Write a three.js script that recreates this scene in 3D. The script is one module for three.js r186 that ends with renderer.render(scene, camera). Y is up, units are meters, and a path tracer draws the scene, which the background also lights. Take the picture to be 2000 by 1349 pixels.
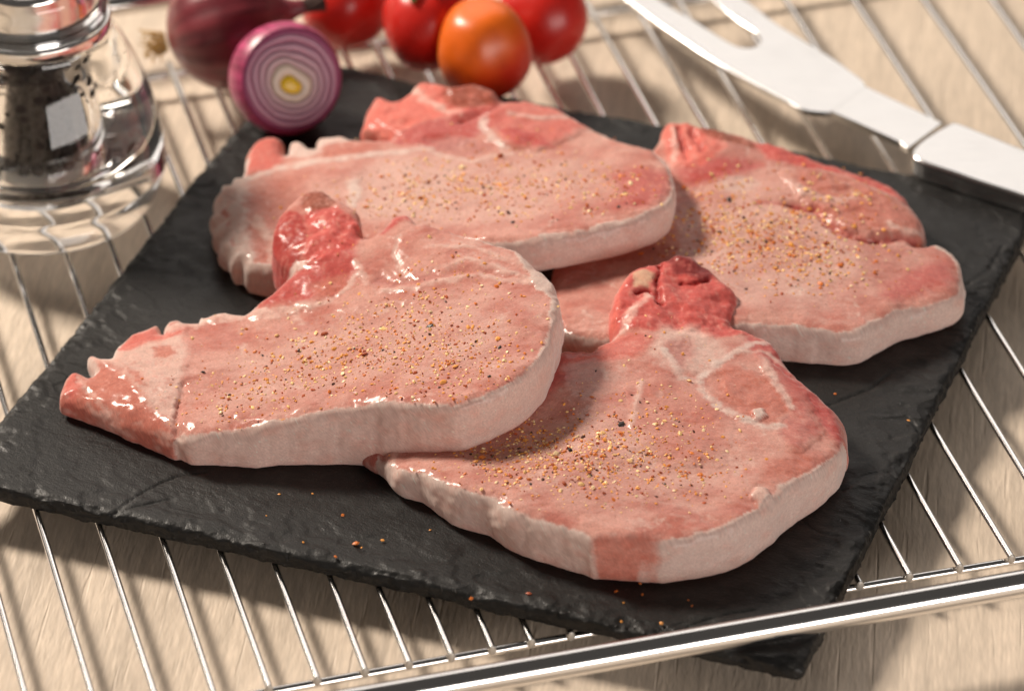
import * as THREE from 'three';
import { ImprovedNoise } from 'three/addons/math/ImprovedNoise.js';
import { RoundedBoxGeometry } from 'three/addons/geometries/RoundedBoxGeometry.js';
import { RectAreaLightUniformsLib } from 'three/addons/lights/RectAreaLightUniformsLib.js';
import { mergeGeometries } from 'three/addons/utils/BufferGeometryUtils.js';

// ---------------------------------------------------------------- camera, light, exposure
const scene = new THREE.Scene();
const camera = new THREE.PerspectiveCamera(8.888, 1024 / 690, 0.05, 20);
camera.position.set(-0.0035, 0.8989, 1.2865);
camera.rotation.set(-0.60318, 0, -0.01134, 'XYZ');
camera.focus = 1.482;
camera.userData.fStop = 8.5;
camera.updateProjectionMatrix();

const renderer = new THREE.WebGLRenderer({ antialias: true });
renderer.toneMapping = THREE.LinearToneMapping;
renderer.toneMappingExposure = 0.95;
renderer.shadowMap.enabled = true;
renderer.setSize(1024, 690);
scene.background = new THREE.Color(0.068, 0.062, 0.057);
RectAreaLightUniformsLib.init();

// a studio lamp: a dark housing with a glowing diffuser, and the light just in front of it
function studioLamp(name, label, at, target, w, h, color, intensity, glow) {
  const g = new THREE.Group(); g.name = name; g.userData = { label, category: 'studio lamp' };
  g.position.set(...at); g.lookAt(new THREE.Vector3(...target)); scene.add(g);
  const house = new THREE.Mesh(new RoundedBoxGeometry(w + 0.06, h + 0.06, 0.08, 2, 0.01), new THREE.MeshStandardMaterial({ color: 0x101010, roughness: 0.8 }));
  house.name = 'housing'; house.position.z = -0.06; g.add(house);
  const diff = new THREE.Mesh(new THREE.BoxGeometry(w, h, 0.01), new THREE.MeshStandardMaterial({ color: 0xdddddd, roughness: 0.9, emissive: new THREE.Color(...color), emissiveIntensity: glow }));
  diff.name = 'lamp_diffuser'; diff.position.z = -0.012; g.add(diff);
  const l = new THREE.RectAreaLight(new THREE.Color(...color), intensity, w, h);
  l.name = name + '_light'; l.rotation.y = Math.PI; g.add(l);
  return g;
}
const KEY = new THREE.Vector3(-0.9, 1, -0.67).normalize().multiplyScalar(2.1);
studioLamp('key_lamp', 'small warm studio lamp behind and beside the pepper mill', KEY.toArray(), [0, 0.02, 0], 0.4, 0.4, [1, 0.885, 0.76], 146, 0.1);
studioLamp('softbox', 'wide white softbox standing behind the rack', [0.22, 1.08, -1.5], [0.02, 0, 0], 1.55, 0.9, [1, 0.97, 0.95], 0.85, 0.1);
studioLamp('softbox', 'low wide softbox standing in front of the table edge', [0.85, 0.36, 1.32], [0, 0.02, 0.05], 1.25, 0.46, [1, 0.93, 0.88], 7.6, 0.1).name = 'softbox_001';
const DATA = {L:{thick:21.5,tb:[-53.9,80.0,15,10],ctl:[[-155.6,43.7,11],[-133.7,55.9,14],[-115.5,72.8,13],[-102.9,81.6,16],[-92.5,82.5,18],[-127.1,22.4,14],[-95.5,14.8,17],[-78.8,81.8,20],[-63.5,77.4,24],[-47.9,79.7,30],[-29.1,87.8,34],[-3.6,83.8,37],[12.2,46.3,39],[-1.4,9.9,40],[-38.7,-14.9,37],[-71.7,-36.7,32],[-58.6,-20.0,34],[-81.9,-15.0,29],[-81.6,0.1,24],[-74.1,14.9,21],[-52.5,24.2,27],[-20.7,47.5,34],[-90.5,47.4,18],[-55.5,49.0,25],[-29.6,17.7,35]],out:[[-157.7,49.4,0],[-156.9,41.4,0],[-155.7,36.0,0],[-152.4,35.4,0],[-148.6,38.6,0],[-147.0,36.4,1],[-148.5,31.1,1],[-150.1,27.6,1],[-147.8,26.2,1],[-144.3,29.4,1],[-141.1,29.4,1],[-139.8,22.6,1],[-136.3,16.3,0],[-130.3,13.3,0],[-127.1,11.8,0],[-125.7,14.5,0],[-124.5,17.2,0],[-123.4,12.0,1],[-119.7,9.9,1],[-115.9,12.2,1],[-111.9,13.3,1],[-111.5,9.8,2],[-109.5,11.1,2],[-106.3,9.8,2],[-102.7,9.8,2],[-98.7,12.2,2],[-95.1,12.6,1],[-92.1,8.1,0],[-86.8,3.9,0],[-82.3,-0.8,0],[-79.5,-4.2,0],[-83.9,-9.4,0],[-86.9,-17.1,0],[-87.5,-25.4,0],[-85.3,-35.7,0],[-79.5,-43.2,0],[-75.6,-46.4,0],[-70.5,-45.9,0],[-65.9,-40.4,0],[-60.3,-34.3,0],[-56.6,-27.3,0],[-55.7,-21.4,0],[-55.6,-16.4,0],[-52.7,-14.0,0],[-48.6,-16.0,0],[-44.6,-22.3,0],[-38.8,-20.8,0],[-35.5,-15.9,0],[-29.8,-13.0,0],[-20.8,-6.9,1],[-10.2,1.0,1.5],[-1.7,7.0,3],[4.7,15.5,5],[9.9,23.6,6],[13.1,32.7,6],[13.8,41.1,4],[12.4,50.9,2.5],[10.2,61.2,2],[7.0,71.2,2],[1.8,79.0,2],[-5.0,85.1,2],[-12.1,89.1,1.5],[-20.6,92.4,1.5],[-29.0,90.8,1.5],[-37.6,87.6,1.5],[-47.8,83.8,2.5],[-54.7,82.4,2.5],[-63.3,81.6,2.5],[-71.9,81.9,2.5],[-80.5,81.8,2.5],[-89.1,82.4,2.5],[-97.7,81.9,2.5],[-106.4,81.1,2.5],[-112.5,80.5,2.5],[-115.7,77.8,1],[-117.6,77.3,0],[-124.1,72.4,0],[-133.1,66.1,0],[-143.2,58.9,0],[-153.2,52.2,0]],
 feat:[{c:'fatpink',a:0.42,s:16,poly:[[-104.7,44.8],[-80.7,29.3],[-47.1,26.8],[-12.0,32.7],[0.0,52.8],[-10.4,74.7],[-44.7,70.6],[-79.1,72.4],[-103.4,71.4]]},{c:'salmon',s:3,poly:[[-151.7,49.0],[-145.7,35.4],[-138.2,40.8],[-126.4,61.6],[-118.8,75.6],[-117.6,82.7],[-132.8,73.9],[-145.5,63.2],[-154.7,56.7]]},{c:'fatpink',s:3,up:0.6,poly:[[-147.1,29.8],[-139.2,26.6],[-126.8,26.2],[-117.9,20.3],[-114.7,33.8],[-115.2,45.0],[-116.3,61.9],[-117.5,73.6],[-124.5,64.6],[-131.4,51.2],[-137.4,40.0]]},{c:'salmon',s:1.5,poly:[[-126.7,28.8],[-121.4,28.4],[-118.3,35.1],[-121.7,37.6],[-125.8,35.1]]},{c:'salmon',s:2,poly:[[-135.8,38.1],[-130.1,45.1],[-127.8,52.9],[-132.1,49.3]]},{c:'coral',s:1.5,poly:[[-140.1,26.4],[-135.3,17.8],[-127.5,14.2],[-123.7,18.3],[-116.7,16.9],[-117.3,21.6],[-126.9,24.3],[-135.4,29.8]]},{c:'fatpink',w:2.2,s:1.5,up:0.7,line:[[-122.0,17.1],[-109.7,14.7],[-95.4,14.1],[-83.7,17.1],[-74.0,15.6],[-66.9,11.9]]},{c:'redpink',s:4,poly:[[-81.6,-2.0],[-74.4,-3.5],[-58.4,-9.9],[-56.4,3.3],[-63.3,15.6],[-74.0,14.3],[-83.9,11.3],[-92.0,11.8]]},{c:'salmon',s:3,poly:[[-74.2,7.1],[-59.9,4.6],[-58.0,12.6],[-70.4,15.5]]},{c:'blood',s:1.5,rough:0.45,poly:[[-85.4,-38.8],[-89.3,-20.0],[-86.3,-8.1],[-79.0,-4.1],[-73.6,-14.3],[-77.3,-30.4]]},{c:'redpink',s:2,rough:1,poly:[[-76.9,-28.8],[-67.9,-32.2],[-56.8,-22.9],[-54.9,-14.1],[-58.4,-7.4],[-70.9,-3.7],[-76.3,-7.6],[-73.9,-16.9]]},{c:'bonebrown',s:1.6,rough:0.7,poly:[[-77.0,-44.9],[-71.1,-47.7],[-65.9,-39.7],[-64.7,-33.7],[-67.9,-30.4],[-74.0,-29.2],[-77.5,-35.1]]},{c:'redpink',s:2,poly:[[-50.4,-15.5],[-44.6,-22.9],[-37.9,-20.5],[-35.5,-15.7],[-42.3,-15.4],[-47.6,-10.6]]},{c:'fat',w:1.2,s:1,up:1,line:[[-81.7,-4.3],[-79.0,-5.9],[-76.3,-4.0]]},{c:'fatpink',w:0.5,s:0.8,up:-0.4,line:[[-42.6,-7.8],[-43.6,-0.2],[-41.7,8.6],[-38.4,15.6]]},{c:'fatpink',w:0.7,s:1,up:0.4,line:[[-57.2,-0.7],[-55.4,6.1],[-53.4,11.7]]},{c:'fatpink',w:0.7,s:1,up:0.3,line:[[-56.3,5.8],[-59.8,12.0],[-66.8,16.8],[-73.9,18.0]]},{c:'fatpink',w:0.7,s:1.6,up:0.9,line:[[-47.6,18.2],[-40.2,19.4],[-31.9,20.7],[-22.5,20.4],[-15.0,19.5],[-5.0,24.6],[5.5,28.3]]},{c:'fatpink',w:0.5,s:1.8,up:0.8,line:[[-26.1,12.7],[-18.8,11.1],[-8.5,16.8],[4.6,26.7]]},{c:'fatpink',w:0.4,s:1.6,up:0.6,line:[[-31.5,0.5],[-17.3,3.7],[-3.2,13.7],[3.8,20.9]]},{c:'deep',w:2,s:3,up:-0.7,line:[[-47.3,12.5],[-38.4,15.6],[-31.4,16.6]]},{c:'lean',w:1,s:2,up:-0.7,line:[[-24.3,15.3],[-10.2,19.7],[0.2,26.6]]},{c:'lean',w:0.6,s:1.2,up:-1.6,line:[[-115.5,78.8],[-116.5,71.3],[-115.9,63.4],[-115.1,51.9]]},{c:'fatpink',w:0.4,s:0.8,up:-0.5,line:[[-152.6,37.9],[-151.1,43.7],[-144.2,56.0],[-131.3,68.7],[-118.7,77.0]]},{c:'coral',s:2,poly:[[-157.4,47.9],[-156.2,36.5],[-152.7,35.9],[-150.6,44.7],[-152.3,53.2]]}],seas:[[-59.0,49.1,35.3,19.6,520],[-20.7,65.9,21.1,22.0,330],[-93.3,65.1,18.4,11.9,90],[-29.6,22.5,23.5,16.5,70],[-71.1,-13.6,11.3,9.9,10]]},
F:{thick:20,ctl:[[-64.2,69.9,6],[-51.9,81.7,8],[-41.1,102.3,14],[-20.7,120.2,20],[4.1,136.6,20],[45.1,146.4,20],[72.0,135.1,20],[95.4,105.5,19],[107.0,85.7,15],[93.5,52.6,17],[74.0,24.3,19],[54.0,-8.5,25],[37.8,-2.2,23],[71.3,6.6,22],[49.4,21.8,24],[13.9,41.7,19],[-21.0,55.1,14],[30.1,91.2,20],[48.4,51.6,19],[73.3,76.0,19],[-38.3,70.4,6],[-26.1,83.4,12]],out:[[-64.1,64.2,0],[-59.3,59.8,0],[-45.4,58.2,0],[-28.0,50.0,0],[-10.6,44.5,0],[3.4,40.1,0],[11.3,38.6,0],[16.1,37.5,0],[22.7,38.9,0],[25.9,35.2,0],[31.6,30.2,0],[30.1,22.6,0],[30.6,15.4,0],[32.6,6.9,0],[37.1,-3.5,0],[43.7,-8.7,0],[48.7,-10.0,0],[56.0,-13.0,0],[61.7,-11.4,0],[68.1,-3.0,0],[75.1,5.3,0],[74.5,14.1,0],[71.4,20.5,0],[75.0,26.2,0],[82.6,29.7,0],[85.9,32.9,0],[88.9,41.4,0],[95.2,53.9,0],[100.8,62.1,0],[105.0,68.6,0],[107.6,76.8,0],[108.0,85.9,0],[105.5,96.3,1],[100.8,105.3,3],[95.0,112.0,3.5],[86.9,120.3,3.5],[78.8,131.7,3.5],[70.1,139.7,2.5],[60.0,145.4,2],[48.4,147.8,2],[44.7,148.3,1.5],[43.4,148.3,-1],[33.6,147.6,-1],[22.1,146.0,-1],[20.5,145.1,1.5],[15.6,142.3,1.5],[4.1,136.6,1.5],[-5.8,130.0,1.5],[-12.4,122.0,1.5],[-22.4,117.1,2],[-29.2,110.1,2],[-34.4,103.5,1.5],[-41.2,100.0,2],[-44.4,94.8,1],[-47.2,89.7,0.5],[-50.0,86.3,0],[-53.2,83.0,0],[-57.1,77.6,0],[-61.8,70.0,0]],
 feat:[{c:'fatpink',a:0.3,s:16,poly:[[-29.5,88.3],[4.7,83.4],[47.4,82.1],[72.1,99.9],[53.9,131.3],[20.7,133.5],[-12.4,112.9]]},{c:'red',s:2,poly:[[-66.1,65.5],[-55.8,60.5],[-47.3,68.6],[-47.4,83.5],[-48.5,93.6],[-56.9,86.3],[-64.9,77.3]]},{c:'lean',w:0.6,s:1.3,up:-1.6,line:[[-43.8,72.8],[-45.7,81.8],[-47.5,90.9]]},{c:'fatpink',w:1.2,s:1.2,up:0.4,line:[[-41.3,74.2],[-43.2,84.3],[-45.0,94.7]]},{c:'redpink',s:2.5,rough:1,poly:[[29.3,18.1],[37.9,-6.1],[50.6,-11.5],[58.7,-14.0],[75.8,5.8],[71.4,22.7],[80.8,30.4],[66.5,34.4],[49.1,33.2],[37.8,30.2],[31.6,29.7]]},{c:'crimson',s:2,rough:1,poly:[[51.4,-9.3],[56.9,-13.5],[62.2,-12.0],[68.1,-3.0],[64.3,2.9],[59.1,-0.9],[53.5,-2.2]]},{c:'blood',w:0.8,s:0.8,up:-2.2,line:[[48.6,-7.2],[47.2,3.7],[47.8,17.1]]},{c:'blood',w:0.9,s:0.8,up:-1.2,line:[[64.4,1.5],[60.7,4.6],[56.3,3.5]]},{c:'cream',s:1.2,rough:1,poly:[[38.7,-1.4],[43.5,-4.0],[46.6,0.7],[44.6,7.0],[39.3,7.8]]},{c:'blood',w:0.7,s:0.7,up:-1.6,line:[[40.1,9.7],[44.2,8.8],[46.6,12.7]]},{c:'coral',w:2.2,s:1.2,up:0.6,line:[[34.1,1.1],[31.4,12.7],[30.7,26.9]]},{c:'fatpink',w:1.2,s:1.5,up:0.5,line:[[44.4,12.7],[38.9,19.5],[34.3,29.9]]},{c:'coral',s:4,poly:[[28.0,34.8],[36.9,31.5],[49.0,35.8],[38.2,46.0],[22.5,47.9],[13.9,44.3],[15.7,39.1]]},{c:'fatpink',s:5,poly:[[47.4,30.6],[59.7,29.7],[68.2,35.7],[69.5,45.7],[60.4,56.3],[48.4,52.0],[43.5,43.6]]},{c:'deep',s:4,poly:[[48.9,38.4],[56.9,35.3],[60.0,43.3],[53.6,53.4],[48.6,47.7]]},{c:'salmon',s:2.5,up:0.9,poly:[[64.8,53.3],[72.8,50.0],[82.9,56.7],[88.8,74.2],[84.8,83.4],[71.3,80.4],[64.2,68.3]]},{c:'redpink',s:4,poly:[[75.6,27.9],[86.2,34.4],[93.6,51.2],[105.0,68.6],[107.4,79.8],[106.4,92.8],[101.7,87.4],[95.9,70.2],[88.1,56.2],[78.4,42.3]]},{c:'red',a:0.7,s:3,up:0.8,poly:[[80.2,42.1],[93.0,61.7],[98.4,85.0],[90.7,98.9],[84.4,90.4],[89.7,74.1]]},{c:'salmon',s:5,a:0.5,up:0.6,poly:[[37.7,63.9],[48.2,57.8],[58.2,66.9],[67.7,85.0],[63.4,105.7],[46.5,105.7],[38.7,88.2]]},{c:'fat',w:0.9,s:1.4,up:0.5,line:[[48.7,43.7],[53.5,56.4],[58.8,60.2],[61.7,66.9],[64.8,72.9],[72.5,81.3],[81.3,85.7],[86.5,84.4]]},{c:'fat',w:0.9,s:1.3,up:0.4,line:[[58.8,60.2],[65.5,49.7],[72.3,42.7],[79.0,37.0],[84.0,35.4]]},{c:'fatpink',w:0.8,s:1.5,up:0.4,line:[[81.8,44.9],[86.1,61.0],[90.2,74.1]]},{c:'fatpink',w:0.5,s:1.5,up:0.3,line:[[73.2,42.6],[83.7,41.8],[90.3,47.7]]},{c:'fatpink',w:0.6,s:1.2,up:0.6,line:[[40.4,59.3],[38.3,73.1],[35.7,85.2]]},{c:'lean',w:1,s:2,up:-0.8,line:[[65.6,56.2],[66.0,66.8],[71.5,76.4]]},{c:'salmon',s:5,poly:[[80.1,107.0],[90.7,98.9],[97.4,101.1],[89.8,113.8],[76.2,118.5]]},{c:'fatpink',s:1.2,up:1.6,poly:[[73.8,126.3],[75.7,121.4],[79.4,121.4],[80.1,126.4],[76.9,129.9]]},{c:'fat',s:1,up:1.2,poly:[[76.6,76.7],[80.1,75.8],[81.3,79.7],[78.0,82.8]]},{c:'salmon',w:2,s:1,line:[[41.8,148.3],[31.9,148.1],[22.9,147.4]]},{c:'redpink',s:6,poly:[[11.3,41.3],[17.4,41.9],[15.4,56.1],[8.3,66.6],[3.1,71.3],[5.0,54.2]]}],seas:[[17.9,104.9,28.6,17.9,560],[-3.9,88.3,19.0,16.0,220],[40.5,82.2,22.2,23.5,150],[51.3,114.4,20.1,17.0,70],[49.0,35.8,8.8,7.9,9]]},
R:{thick:17,ctl:[[57.4,-100.5,26],[64.2,-80.3,22],[81.6,-95.8,22],[108.9,-80.7,19],[137.0,-59.1,17],[142.7,-38.4,15],[153.4,-15.1,15],[144.4,6.6,15],[123.9,18.5,15],[102.2,25.1,17],[84.8,21.6,17],[59.2,-1.1,17],[23.4,6.5,14],[11.1,-9.5,12],[24.5,-50.7,13],[49.7,-91.8,15],[87.8,-34.9,18],[121.0,-42.7,19]],out:[[53.0,-102.5,0],[55.3,-104.3,0],[61.3,-102.8,0],[66.8,-100.0,0],[78.0,-98.4,0],[90.8,-92.5,0],[101.8,-87.8,0],[112.6,-81.4,0],[123.5,-76.7,0],[134.1,-69.2,0],[139.7,-58.1,0],[143.5,-47.4,0],[143.9,-37.6,0],[142.7,-32.1,0],[140.2,-30.4,0],[144.4,-31.7,1],[148.7,-30.9,3],[153.0,-26.5,3.5],[155.6,-18.6,3],[155.7,-8.8,2.5],[153.9,0.2,2],[144.3,7.1,2],[133.3,12.0,2],[123.8,19.6,2.5],[116.7,25.8,2.5],[109.2,26.7,2],[101.7,25.0,2],[84.7,22.7,2],[67.1,23.1,2],[49.4,25.1,2],[31.7,27.4,2],[19.5,24.5,1],[12.5,18.3,1],[9.1,3.8,0],[10.3,-16.3,0],[17.0,-41.7,0],[30.4,-66.8,0],[44.0,-87.7,0],[50.8,-96.6,0]],
 feat:[{c:'fatpink',a:0.5,s:16,poly:[[57.4,-47.9],[79.9,-60.3],[106.2,-37.8],[123.1,-19.5],[112.0,11.6],[81.8,12.1],[57.7,-8.1]]},{c:'coral',s:3,rough:1,poly:[[52.6,-103.3],[59.4,-103.2],[72.3,-98.0],[75.6,-85.6],[65.8,-75.1],[54.8,-76.1],[53.4,-91.8]]},{c:'red',w:0.8,s:0.8,up:-1.5,line:[[58.3,-99.3],[59.9,-90.0],[60.5,-79.5]]},{c:'fatpink',w:0.7,s:0.8,up:0.6,line:[[56.5,-99.6],[57.1,-90.7],[56.4,-79.1]]},{c:'red',w:0.7,s:0.8,up:-1.2,line:[[63.0,-97.9],[64.6,-90.3],[66.6,-83.8]]},{c:'bonebrown',s:3,rough:1,poly:[[63.1,-101.0],[76.1,-98.7],[85.3,-93.2],[86.8,-86.9],[77.5,-86.9],[68.4,-92.9]]},{c:'redpink',s:4,rough:0.5,poly:[[85.2,-92.4],[101.8,-87.8],[123.6,-77.8],[135.7,-66.7],[140.3,-53.3],[129.8,-61.8],[112.0,-72.1],[90.2,-79.4]]},{c:'redpink',s:5,poly:[[56.5,-74.0],[75.3,-79.9],[90.0,-76.2],[78.5,-68.4],[61.7,-64.8]]},{c:'salmon',s:5,up:1.6,poly:[[97.1,-69.8],[115.5,-69.0],[133.0,-55.4],[142.3,-43.9],[142.2,-32.3],[129.5,-33.0],[115.1,-34.9],[105.1,-50.5]]},{c:'fatpink',s:4,poly:[[71.0,-66.2],[80.4,-69.9],[87.5,-64.8],[83.5,-58.5],[72.5,-58.7]]},{c:'fatpink',w:1,s:2,up:0.7,line:[[97.6,-63.3],[102.7,-55.4],[107.1,-52.1],[116.1,-50.6],[120.2,-55.7]]},{c:'fatpink',w:1,s:1.5,line:[[131.7,-37.3],[135.2,-35.5],[142.5,-35.7]]},{c:'red',w:0.8,s:2,up:-2.4,line:[[143.0,-30.8],[134.9,-32.3],[129.4,-31.1],[122.5,-29.5],[113.2,-34.2],[105.3,-46.7],[96.0,-51.2]]},{c:'red',w:0.5,s:2,up:-0.6,line:[[85.1,-52.2],[96.0,-51.2],[105.3,-46.7]]},{c:'red',s:7,poly:[[131.2,-7.9],[140.9,-16.3],[152.3,-18.5],[152.4,-7.1],[143.1,0.9],[128.3,7.7],[125.0,3.3]]}],seas:[[84.0,-31.8,25.4,19.7,620],[104.6,-12.7,21.7,15.4,200],[70.7,-58.4,11.0,12.6,80],[116.1,-50.6,16.7,15.8,60],[99.3,-76.4,22.5,13.0,30]]},
B:{thick:16,ctl:[[-109.3,-67.1,13],[-105.0,-35.1,14],[-89.7,-16.8,15],[-93.0,-100.0,14],[-77.8,-98.1,15],[-55.8,-124.7,16],[-34.8,-131.2,24],[-11.9,-126.7,22],[7.0,-118.6,20],[31.1,-96.9,22],[52.2,-59.3,31],[53.3,-39.1,32],[32.9,-22.7,31],[5.9,-14.9,30],[-21.1,-21.4,24],[-57.3,-21.4,18],[-76.5,-56.7,17],[-39.7,-63.4,21],[-2.8,-61.3,24],[24.8,-62.8,27],[-6.4,-97.5,21]],out:[[-110.7,-68.0,3],[-111.7,-73.2,3],[-109.6,-77.1,3],[-108.8,-82.0,3],[-105.7,-80.7,3],[-104.8,-84.8,3],[-101.8,-85.7,1],[-100.5,-97.8,0],[-99.0,-106.9,0],[-95.3,-111.2,0],[-90.0,-111.6,0],[-87.3,-108.3,0],[-86.4,-99.2,0],[-85.1,-101.2,1],[-84.6,-107.9,3],[-80.0,-106.4,3],[-77.2,-101.4,3],[-74.9,-101.0,3],[-74.4,-107.7,3],[-68.7,-108.4,3],[-61.0,-104.5,2],[-53.4,-101.6,1],[-46.8,-101.7,0],[-52.6,-107.4,0],[-57.8,-111.5,0],[-56.9,-124.5,0],[-53.6,-133.0,0],[-49.7,-131.0,0],[-48.2,-127.8,0],[-44.0,-128.8,0],[-40.5,-131.0,0],[-37.1,-135.3,0],[-31.0,-134.4,0],[-24.3,-132.2,0],[-16.7,-134.2,0],[-10.0,-130.5,0],[-5.9,-123.5,0],[-2.5,-121.6,0],[1.7,-123.7,0],[7.0,-121.4,0],[14.9,-116.9,1],[22.0,-108.6,1],[31.1,-97.4,1],[38.7,-86.8,1],[47.7,-78.6,1.5],[52.5,-68.8,1.5],[55.0,-55.5,1],[55.3,-43.8,1],[53.1,-33.9,2],[48.4,-28.6,2],[42.0,-24.3,3],[32.9,-20.1,3],[18.4,-16.4,3],[5.9,-14.9,2.5],[-6.7,-15.4,2],[-21.1,-21.0,2],[-39.2,-26.2,2],[-57.4,-26.8,2],[-71.8,-22.0,2],[-82.5,-18.3,2],[-96.1,-22.2,3],[-99.2,-27.9,3],[-102.5,-28.3,3],[-104.3,-34.6,3],[-108.2,-39.2,4],[-107.7,-44.6,4],[-110.9,-49.2,4],[-109.6,-53.9,4],[-111.8,-59.8,4],[-110.1,-63.0,4]],
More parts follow.
